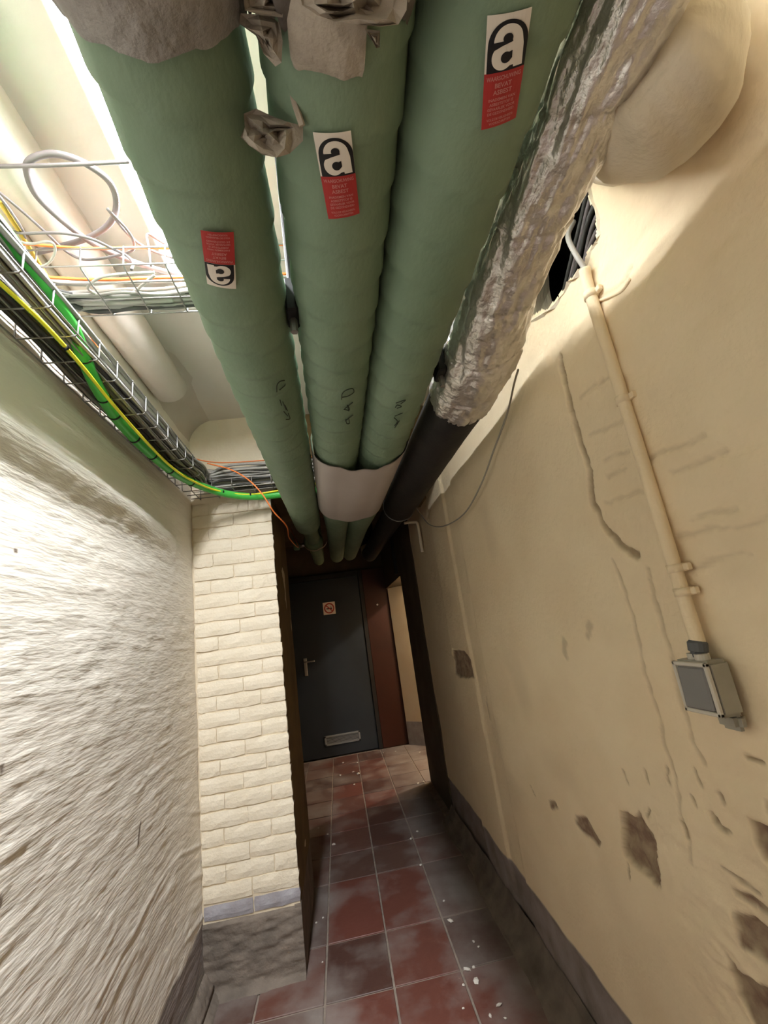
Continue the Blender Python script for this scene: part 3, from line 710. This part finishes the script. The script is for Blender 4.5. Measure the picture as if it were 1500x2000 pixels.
# ---- foil duct / black pipe
p4 = thing('foil_duct', axis(PX[4][0], 1.0), 'crinkled silver foil duct turning black towards the passage', 'duct')
def foil_r(th, s):
    x = np.cos(th)*2.1; y = np.sin(th)*2.1
    a = fbm(x*2+s*9, y*2+s*4, 1, 4)*.011-np.abs(fbm(x*4+s*14, y*4-s*10, 3, 3))*.010
    return a-.004*((s*5.5+.12*np.sin(th)) % 1 < .05)
path = np.array([axis(PX[4][0], y) for y in np.linspace(-.9, 1.225, 380)]); path[:, 0] = np.interp(path[:, 1], [-1.2, .3, .55, .75, .95, 1.2], [.412, .412, .418, .428, .456, .465])
rr = np.interp(path[:, 1], [-1.2, .3, .55, .75, .95, 1.2, 1.225], [.064, .064, .066, .077, .098, .105, .099])
mk('foil_jacket', *sweep(path, rr, 96, foil_r), 'foil', p4, smooth=True)
path = np.array([axis(PX[4][0], y) for y in np.linspace(1.15, 2.56, 60)]); path[:, 0] -= np.interp(path[:, 1], [1.2, 2.56], [0, .012])
mk('black_insulation', *sweep(path, .096, 40, wrap_r(.5, .02, .001, 4)), 'black_wrap', p4, smooth=True)
mk('end_ring', *sweep([axis(PX[4][0]-.012, y) for y in (2.55, 2.562)], .098, 40), 'grille', p4)
path = pipe_path(PX[4][0]-.016, 2.56, 4.42, 40, CEIL+.02, .12); path[:, 0] -= np.interp(path[:, 1], [2.56, 4.42], [0, .04])
mk('black_insulation', *sweep(path, .076, 28), 'black_wrap', p4, smooth=True)
mk('pale_elbow', *sweep(path[43:48], .078, 24), 'tape', p4, smooth=True)
# plastered branch into the wall
bp_ = catmull([(.445, .34, 2.05), (.505, .37, 2.055), (.58, .45, 2.17), (.66, .53, 2.31), (.72, .56, 2.38)], 10)
br = np.interp(np.linspace(0, 1, len(bp_)), [0, .3, .7, 1], [.060, .104, .140, .150])
def shr(th, s): return .010*fbm(np.cos(th)*3+s*6, np.sin(th)*3+s*3, 2, 4)
part(mk('plastered_branch', *sweep(bp_, br, 64, shr), 'shroud_cream', p4, smooth=True), 'cream plastered branch running into the wall')

# ---- pipe hangers
def hanger(x, y, label):
    t = thing('pipe_hanger', (x, y, Z0), label, 'pipe hanger', 'pipe hangers')
    mk('threaded_rod', *cyl((x, y, Z0+.02), (x, y, CEIL), .005, 8), 'black', t)
    mk('clamp', *bevbox(x-.012, x+.012, y-.03, y+.03, Z0-.02, Z0+.06, .004), 'black', t)
    mk('bolt', *cyl((x, y, Z0-.05), (x, y, Z0-.02), .008, 6), 'zinc', t)
hanger(-.0215, .77, 'black hanger clamp between the left and middle green pipes')
hanger(.350, 1.02, 'black hanger clamp between the right green pipe and the foil duct')

# ---- wire basket trays
def wire(parent, pts, r=.0023): return mk('wire', *sweep(pts, r, 6), 'zinc', parent, smooth=True)
TZ = 2.205
t1 = thing('cable_tray', (-.615, 1.0, TZ), 'wire basket cable tray full of grey cables along the left wall', 'cable tray', 'wire basket cable trays')
tx0, tx1 = -.705, -.560
for x, z in ((tx0, TZ+.055), (tx0, TZ), (tx0+.058, TZ-.003), (tx0+.116, TZ-.003), (tx1, TZ), (tx1, TZ+.055)):
    wire(t1, [(x, y, z) for y in np.linspace(YB+.05, 2.16, 10)])
for y in np.arange(-.2, 2.2, .1): wire(t1, [(tx0, y, TZ+.06), (tx0, y, TZ+.004), (tx0+.006, y, TZ-.004), (tx1-.006, y, TZ-.004), (tx1, y, TZ+.004), (tx1, y, TZ+.06)])
t2 = thing('cable_tray', (-.35, 2.28, TZ), 'wire basket cable tray crossing the top of the brick pier', 'cable tray', 'wire basket cable trays')
for y, z in ((2.20, TZ+.045), (2.20, TZ-.004), (2.26, TZ-.006), (2.32, TZ-.006), (2.36, TZ+.045)):
    wire(t2, [(x, y, z) for x in np.linspace(-.70, .30, 6)])
for x in np.arange(-.66, .3, .1): wire(t2, [(x, 2.20, TZ+.05), (x, 2.20, TZ-.003), (x, 2.36, TZ-.003), (x, 2.36, TZ+.05)])
CZ = 2.40
t3 = thing('cable_tray', (-.3, 1.07, CZ), 'wire basket cable tray crossing from the left wall above the pipes', 'cable tray', 'wire basket cable trays')
for y, z in ((.985, CZ+.055), (.985, CZ), (1.04, CZ-.003), (1.10, CZ-.003), (1.165, CZ), (1.165, CZ+.055)):
    wire(t3, [(x, y, z) for x in np.linspace(-.71, .62, 8)])
for x in np.arange(-.66, .62, .105): wire(t3, [(x, .985, CZ+.06), (x, .985, CZ+.003), (x, .992, CZ-.004), (x, 1.158, CZ-.004), (x, 1.165, CZ+.003), (x, 1.165, CZ+.06)])

# ---- cables lying in the trays
G1 = 'cables bundled in the left wall tray'
kinds = [('grey_cable', 'thin grey cable in the bundle on the left wall tray')]*5+[('dark_cable', 'thin black cable in the bundle on the left wall tray')]*2+[('light_cable', 'thin pale grey cable in the bundle on the left wall tray')]*2
for i in range(46):
    a, b = random.random(), random.random()
    x = tx0+.010+(tx1-tx0-.020)*a; z = TZ+.008+.085*b*(1-.5*abs(2*a-1)); r = random.choice([.0045, .005, .006, .007])
    y2 = 2.345-.13*a; z2 = TZ+.008+.11*b
    pts = [(x, YB+.05, z)]
    for y in (-.6, -.1, .25, .6, .95, 1.3, 1.6, 1.85): pts.append((x+random.uniform(-.010, .010), y, z+random.uniform(-.005, .009)))
    pts += [(x+.02, 2.02, z+.004), (-.60+.06*(a-.5), 2.17-.06*(1-a)+.03, (z+z2)/2), (-.50, y2-.01, z2), (-.40, y2+random.uniform(-.01, .01), z2+random.uniform(-.006, .01)), (-.28, y2+random.uniform(-.01, .01), z2), (-.1, y2, z2), (.28, y2, z2)]
    m_, lb = random.choice(kinds); cable('cable', pts, r, m_, lb, group=G1, n=6, seg=6)
G2 = 'cables lying in the cross tray'
for i in range(20):
    a, b = random.random(), random.random(); y = 1.075+.08*a; z = CZ+.006+.035*b
    m_, lb = random.choice([('grey_cable', 'grey cable lying in the cross tray under the ceiling'), ('light_cable', 'pale cable lying in the cross tray under the ceiling'), ('dark_cable', 'black cable lying in the cross tray under the ceiling')])
    pts = [(-.69, y-.06+random.uniform(-.1, .03), z-.05), (-.62, y+random.uniform(-.02, .01), z)]+[(x, y+random.uniform(-.008, .008), z+random.uniform(-.003, .005)) for x in (-.5, -.4, -.3, -.2, 0, .2, .4)]+[(.60, y-.04, z-.02)]
    cable('cable', pts, random.choice([.005, .006, .008]), m_, lb, group=G2, n=5, seg=6)
for i, (y, z) in enumerate(((1.055, CZ+.02), (1.06, CZ+.026), (1.0, CZ+.07))):
    cable('cable', [(-.68, y-.04, z-.02)]+[(x, y+random.uniform(-.006, .006), z+random.uniform(-.002, .004)) for x in (-.55, -.42, -.3, -.15, .1, .35)]+[(.6, y, z)], .0038, 'orange_cable', 'thin orange cable in the cross tray under the ceiling', group='orange cables in the cross tray', n=6, seg=6)

def pxz(L): return [onz((x, y), z) for x, y, z in L]
# green tube and earth wires under the left tray
gp = pxz([(-260, 160, 2.27), (-90, 340, 2.27), (0, 447, 2.268), (45, 510, 2.262), (100, 580, 2.25), (140, 640, 2.235), (165, 700, 2.212), (192, 760, 2.190), (235, 825, 2.176), (290, 882, 2.170), (345, 926, 2.168)])
gp += [ony(p, y) for p, y in (((400, 952), 2.10), ((450, 966), 2.20), ((500, 970), 2.25), ((545, 966), 2.27), ((640, 955), 2.27))]
gt = thing('green_tube', gp[6], 'smooth bright green tube strapped under the left cable tray', 'conduit')
mk('tube', *sweep(catmull(gp, 8), .0185, 16), 'green_tube', gt, smooth=True)
gs = catmull(gp, 8)
for k in (48, 58, 62, 68, 73, 78, 84):
    if k+1 < len(gs): mk('cable_tie', *sweep([gs[k]-(gs[k+1]-gs[k])*.12, gs[k]+(gs[k+1]-gs[k])*.12], .0205, 14), 'black', gt)
yp = pxz([(-200, 380, 2.175), (0, 553, 2.175), (90, 637, 2.172), (160, 715, 2.168), (225, 795, 2.163), (290, 868, 2.158), (335, 912, 2.155), (370, 936, 2.155)])+[ony(p, y) for p, y in (((420, 957), 2.13), ((480, 966), 2.22), ((545, 958), 2.25), ((640, 940), 2.26))]
yt_ = thing('earth_wire', yp[3], 'yellow and green earth wire tied below the left cable tray', 'cable')
ys_ = catmull(yp, 8); mk('yellow_insulation', *sweep(ys_, .0048, 8), 'yellow_cable', yt_, smooth=True)
mk('green_stripe', *sweep(ys_+np.array([-.0028, 0, -.0006]), .0031, 8), 'green_stripe', yt_, smooth=True)
for k in (20, 66, 73, 80): mk('cable_tie', *sweep([ys_[k], ys_[k]+(ys_[k+1]-ys_[k])*.35], .0085, 10), 'black', yt_)
cable('cable', pxz([(0, 395, 2.46), (55, 480, 2.46), (110, 570, 2.45), (160, 650, 2.43), (200, 720, 2.39), (225, 790, 2.33), (262, 850, 2.28)])+[ony((310, 900), 2.0)+np.array([0, 0, .02])], .0055, 'ochre_cable', 'ochre yellow wire running behind the green tube', n=8)
cable('cable', pxz([(70, 545, 2.42), (130, 590, 2.42), (175, 655, 2.40), (215, 715, 2.38), (260, 775, 2.36), (310, 840, 2.34)])+[ony(p, y) for p, y in (((355, 885), 2.15), ((420, 903), 2.26), ((520, 899), 2.30), ((640, 890), 2.32))], .0034, 'orange_cable', 'thin orange cable following the outer edge of the left tray')
cable('cable', [ony(p, y) for p, y in (((405, 905), 2.18), ((450, 917), 2.16), ((485, 937), 2.14), ((512, 965), 2.14), ((535, 1000), 2.18), ((560, 1028), 2.32))]+[(-.24, 2.75, 2.02), (-.22, 3.2, 2.05), (-.3, 3.6, 2.3)], .0036, 'orange_cable', 'orange cable dropping from the pier tray into the dark passage')

# loose loops under the ceiling at the left
Q = lambda L, z: [onz((x/4.444, 250+y/4.444), z+dz) for x, y, dz in L]
cable('coiled_cable', Q([(-250, 1180, -.02), (80, 1110, -.03), (300, 1080, -.02), (480, 1040, 0), (760, 955, .01), (950, 830, .02), (1010, 660, .02), (950, 470, .03), (760, 320, .03), (560, 240, .04), (400, 228, .04), (255, 285, .03), (235, 390, .03), (320, 590, .02), (560, 820, .01), (820, 1010, 0), (1100, 1140, -.01), (1350, 1225, -.02), (1600, 1290, -.02)], 2.50), .0075, 'mauve_cable', 'thick mauve grey cable looped loosely under the ceiling', n=8, seg=10)
cable('ceiling_rod', [onz((-120, 325), 2.52), onz((0, 325), 2.52), onz((130, 322), 2.52), onz((252, 316), 2.52)], .0045, 'mauve_cable', 'thin straight grey rod pointing at the glowing batten', 'rod')
cable('loose_cable', Q([(-150, 450, .02), (0, 565, .02), (200, 730, .02), (400, 910, .01), (560, 1060, 0), (700, 1135, -.02), (860, 1135, -.02), (1040, 1100, -.01), (1150, 1060, 0), (1160, 990, .01), (1100, 880, .02), (930, 700, .03)], 2.47), .0036, 'mauve_cable', 'thin loose cable curling up to a bare end left of the batten', n=8)
cable('loose_cable', Q([(-100, 480, 0), (0, 600, 0), (90, 720, 0), (170, 840, 0), (205, 910, 0), (212, 990, 0), (130, 1040, -.02), (0, 1080, -.04)], 2.46), .0034, 'mauve_cable', 'thin loose cable hooking down over the green tube', n=8)
cable('loose_cable', Q([(-120, 740, 0), (0, 830, 0), (90, 890, 0), (220, 915, 0), (420, 910, 0), (600, 920, 0), (800, 965, 0), (960, 1040, 0), (1100, 1110, -.01), (1155, 1170, -.03), (1140, 1230, -.06)], 2.455), .0036, 'mauve_cable', 'thin loose cable sagging from the frame edge into the cross tray', n=8)
cable('loose_cable', Q([(-100, 840, 0), (0, 900, 0), (130, 970, 0), (260, 1005, 0), (380, 990, 0), (450, 995, 0), (478, 1040, 0), (465, 1110, -.01), (410, 1180, -.02), (300, 1220, -.04)], 2.45), .0032, 'light_cable', 'thin pale cable bent into a small hook beside the green tube', n=8)
cable('loose_cable', Q([(1340, 1280, 0), (1250, 1350, 0), (1150, 1430, 0), (1000, 1475, 0), (850, 1445, 0), (765, 1395, 0), (800, 1340, 0), (900, 1290, 0), (1080, 1265, 0), (1340, 1255, 0)], 2.415), .0038, 'light_cable', 'pale cable loop hanging out of the cross tray', n=8)
cable('loose_cable', Q([(930, 700, 0), (1000, 790, 0), (1090, 900, 0), (1200, 1000, 0), (1330, 1070, 0), (1500, 1130, 0)], 2.50), .0034, 'mauve_cable', 'thin cable slanting from the bare end towards the batten', n=8)
cable('loose_cable', [onz((295, 520), 2.42), onz((292, 490), 2.46), onz((288, 458), 2.5), onz((310, 470), 2.5), onz((345, 492), 2.49)], .0034, 'mauve_cable', 'short thin cable bent sharply against the end of the batten', n=5)
cable('loose_cable', Q([(-200, 880, 0), (0, 1010, 0), (150, 1090, 0), (300, 1180, -.01), (420, 1330, -.02), (520, 1480, -.03), (700, 1520, -.045), (1100, 1510, -.05), (1500, 1490, -.05)], 2.46), .008, 'light_cable', 'thick pale cable turning from the left tray into the cross tray', n=8)

# ---- cables in the wall hole
for i in range(9):
    z = 2.06+.030*i; yy = .93-.012*i
    cable('cable', [(XR+.10, yy+.25, z-.07), (XR+.04+.02*random.random(), yy, z), (XR+.035, yy-.15, z+.05), (XR+.12, yy-.35, z+.08)], random.choice([.006, .008, .010]), random.choice(['mauve_cable', 'grey_cable', 'dark_cable']), 'dark cable inside the broken hole in the right wall', group='cables inside the wall hole', n=6)

# ---- conduit, clips and switch on the right wall
YC = .778
cdn = thing('wall_conduit', (XR-.012, YC, 1.28), 'cream painted conduit running down the right wall to the switch', 'conduit')
cp = [(XR-.004, .775, 2.275), (XR-.03, .775, 2.23), (XR-.028, .770, 2.17), (XR-.018, .770, 2.13), (XR-.016, YC, 2.08), (XR-.016, YC, 1.9), (XR-.016, YC, 1.6), (XR-.018, YC, 1.38), (XR-.020, .775, 1.29)]
mk('upper_cable', *sweep(catmull(cp[:5], 8), .0062, 10), 'light_cable', cdn, smooth=True)
mk('pipe', *sweep(catmull(cp[3:], 10), .0130, 14), 'right_plaster', cdn, smooth=True)
for z in (2.065, 1.795, 1.43, 1.385):
    mk('clip', *sweep([(XR-.016, YC, z-.008), (XR-.016, YC, z+.008)], .0160, 12), 'right_plaster', cdn, smooth=True)
    mk('clip_foot', *bevbox(XR-.014, XR-.002, YC-.026, YC+.004, z-.007, z+.007, .002), 'right_plaster', cdn)
# side branch cable fragment painted over
cable('painted_cable', [onx(p, XR-.003) for p in ((1168, 588), (1190, 580), (1215, 568), (1230, 545))], .0035, 'right_plaster', 'short painted-over cable curving off the conduit', n=6)

sw = thing('light_switch', (XR-.02, .79, 1.165), 'grey surface-mounted light switch on the right wall', 'switch')
y0, y1, z0, z1, xf = .734, .816, 1.172, 1.264, XR-.050
mk('body', *bevbox(xf, XR-.006, y0, y1, z0, z1, .006, 2), 'switch_grey', sw)
fr = join(bevbox(xf-.004, xf+.004, y0+.001, y0+.008, z0+.002, z1-.002, .0015), bevbox(xf-.004, xf+.004, y1-.008, y1-.001, z0+.002, z1-.002, .0015), bevbox(xf-.004, xf+.004, y0+.001, y1-.001, z1-.009, z1-.002, .0015), bevbox(xf-.004, xf+.004, y0+.001, y1-.001, z0+.002, z0+.009, .0015))
mk('face_frame', *fr, 'switch_edge', sw)
rv, rf_ = bevbox(xf-.008, xf+.003, y0+.010, y1-.009, z0+.010, z1-.010, .003); rv = [(x+(.006*(z-z0)/(z1-z0) if x < xf-.002 else 0), y, z) for x, y, z in rv]
mk('rocker', rv, rf_, 'switch_dark', sw)
for yy, xx in ((y0+.030, XR-.030), (y1-.030, XR-.026)): mk('knockout', *sweep([(xx, yy, z1-.004), (xx, yy, z1+.010)], .012, 16), 'switch_edge', sw, smooth=False)
mk('cable_gland', *sweep([(XR-.024, .778, z1+.004), (XR-.024, .778, z1+.012), (XR-.023, .777, z1+.013), (XR-.021, .776, z1+.028), (XR-.020, .775, z1+.034)], [.012, .012, .0165, .0165, .011], 14), 'gland', sw)
mk('bottom_lug', *bevbox(XR-.026, XR-.003, y0+.002, y0+.05, z0-.026, z0+.004, .008, 2), 'switch_grey', sw)

# ---- wire sagging from the foil duct, small plastic pipe at the corner
cable('sagging_wire', [onx((1012, 722), .60), onx((1004, 750), .62), onx((990, 810), .64), onx((965, 878), .645), onx((938, 950), .645), onx((905, 1005), .645), onx((865, 1028), .64), onx((838, 1024), .63), onx((820, 1002), .61), onx((808, 985), .58)], .0033, 'switch_grey', 'thin wire sagging from the foil duct against the right wall', n=10)
tag(mk('white_conduit_elbow', *sweep(catmull([(.56, 3.05, 2.105), (.62, 3.05, 2.105), (.655, 3.06, 2.10), (.664, 3.07, 2.06), (.664, 3.07, 1.96), (.664, 3.07, 1.88)], 6), .011, 10), 'shroud_cream', smooth=True), 'short pale plastic pipe bent down the right wall under the black pipe', 'pipe')
tag(mk('hanging_bar', *bevbox(.585, .615, 4.05, 4.08, 1.86, 2.602, .003), 'black'), 'black flat bar hanging in front of the side opening', 'bar')

# ---- far door
dr = struct(thing('door_1', (-.115, YD, 0), 'dark blue grey metal door with no smoking sign at the end of the passage', 'door'))
if 'category' in dr: del dr['category']
mk('leaf', *bevbox(-.575, .335, YD-.02, YD+.025, .012, 2.105, .004), 'door_blue', dr)
mk('frame', *join(bevbox(-.64, -.575, YD-.035, YD+.06, 0, 2.17, .004), bevbox(.335, .385, YD-.035, YD+.06, 0, 2.17, .004), bevbox(-.575, .335, YD-.035, YD+.06, 2.108, 2.17, .004)), 'door_frame', dr)
h0 = ony((597, 1303), YD-.03)
hd = mk('handle_plate', *bevbox(h0[0]-.020, h0[0]+.020, YD-.03, YD-.02, h0[2]-.105, h0[2]+.105, .004), 'steel', dr)
mk('handle_lever', *sweep(catmull([(h0[0], YD-.025, h0[2]+.06), (h0[0], YD-.07, h0[2]+.06), (h0[0]+.03, YD-.075, h0[2]+.06), (h0[0]+.12, YD-.075, h0[2]+.058)], 6), .009, 10), 'steel', hd, smooth=True)
s0 = ony((643, 1188), YD-.02); a = .078
sg = mk('sign_plate', *bevbox(s0[0]-a, s0[0]+a, YD-.024, YD-.0205, s0[2]-a, s0[2]+a, .001), 'sign_white', dr); part(sg, 'white square no smoking sign with red ring and slash')
rg = []; RF = []
for i in range(40):
    t = 2*math.pi*i/40
    for rad in (.050, .066): rg.append((s0[0]+rad*math.cos(t), YD-.0248, s0[2]+rad*math.sin(t)))
for i in range(40): j = (i+1) % 40; RF.append((2*i, 2*i+1, 2*j+1, 2*j))
mk('ring', rg, RF, 'sign_red', sg)
mk('slash', [(s0[0]-.042, YD-.0252, s0[2]+.032), (s0[0]-.032, YD-.0252, s0[2]+.042), (s0[0]+.042, YD-.0252, s0[2]-.032), (s0[0]+.032, YD-.0252, s0[2]-.042)], [(0, 3, 2, 1)], 'sign_red', sg)
mk('cigarette', *join(([(s0[0]-.036, YD-.0246, s0[2]-.012), (s0[0]+.036, YD-.0246, s0[2]-.012), (s0[0]+.036, YD-.0246, s0[2]+.002), (s0[0]-.036, YD-.0246, s0[2]+.002)], [(0, 1, 2, 3)]), ([(s0[0]+.018, YD-.0246, s0[2]+.006), (s0[0]+.028, YD-.0246, s0[2]+.006), (s0[0]+.022, YD-.0246, s0[2]+.034)], [(0, 1, 2)])), 'black', sg)
gL, gR = ony((634, 1447), YD-.02), ony((704, 1437), YD-.02); gx0, gx1, gz = gL[0], gR[0], (gL[2]+gR[2])/2
gz0, gz1 = gz-.055, gz+.055
gf = mk('vent_frame', *join(bevbox(gx0, gx1, YD-.032, YD-.02, gz1-.02, gz1, .002), bevbox(gx0, gx1, YD-.032, YD-.02, gz0, gz0+.02, .002), bevbox(gx0, gx0+.022, YD-.032, YD-.02, gz0, gz1, .002), bevbox(gx1-.022, gx1, YD-.032, YD-.02, gz0, gz1, .002)), 'grille', dr)
for k in range(5): mk('slat', *box(gx0+.02, gx1-.02, YD-.029+.002, YD-.0205, gz0+.024+k*.0135, gz0+.031+k*.0135), 'grille', gf)
rp = struct(thing('door_2', (.52, YD, 0), 'narrow dark red wooden panel right of the far door', 'door')); del rp['category']
mk('panel', *bevbox(.386, .705, YD-.03, YD+.028, .0, 2.17, .004), 'red_brown', rp)
k0 = ony((737, 1181), YD-.035)
mk('keyhole_stud', *sweep([(k0[0], YD-.045, k0[2]), (k0[0], YD-.03, k0[2])], .011, 12), 'steel', rp)

# ---- plaster crumbs on the floor
chips = []
for k in range(5):
    bm = bmesh.new(); bmesh.ops.create_icosphere(bm, subdivisions=1, radius=1.0); r = np.random.default_rng(40+k)
    for v in bm.verts: v.co *= .7+.6*r.random(); v.co.z *= .55
    bm.verts.index_update(); chips.append(mesh_data('plaster_crumb', [tuple(v.co) for v in bm.verts], [[q.index for q in f.verts] for f in bm.faces], 'chip_white')); bm.free()
spots = [(631, 1793, 5), (618, 1803, 5), (652, 1650, 9), (880, 1800, 9), (913, 1895, 9), (930, 1918, 12), (925, 1840, 6), (867, 1760, 5), (975, 1965, 8), (905, 1925, 5), (925, 1890, 6), (935, 1850, 5), (958, 1985, 6), (803, 1640, 11), (815, 1625, 9), (822, 1690, 7), (700, 1512, 12), (665, 1515, 10), (692, 1533, 9), (698, 1490, 8), (748, 1471, 8), (773, 1468, 7), (817, 1531, 10), (827, 1528, 9), (820, 1470, 10), (640, 1630, 6), (622, 1618, 6), (905, 1970, 4), (987, 1990, 5), (690, 1508, 8), (670, 1490, 8), (630, 1880, 4)]
for i, (px, py, s) in enumerate(spots):
    p = onz((px, py), 0.0); o = link('plaster_crumb', chips[i % 5], (p[0], p[1], s*.00045)); k = s*.0011
    o.scale = (k*random.uniform(.8, 1.5), k*random.uniform(.8, 1.3), k); o.rotation_euler[2] = random.uniform(0, 6)
    tag(o, 'small white plaster crumb lying on the tiled floor', 'debris', 'plaster crumbs on the floor')
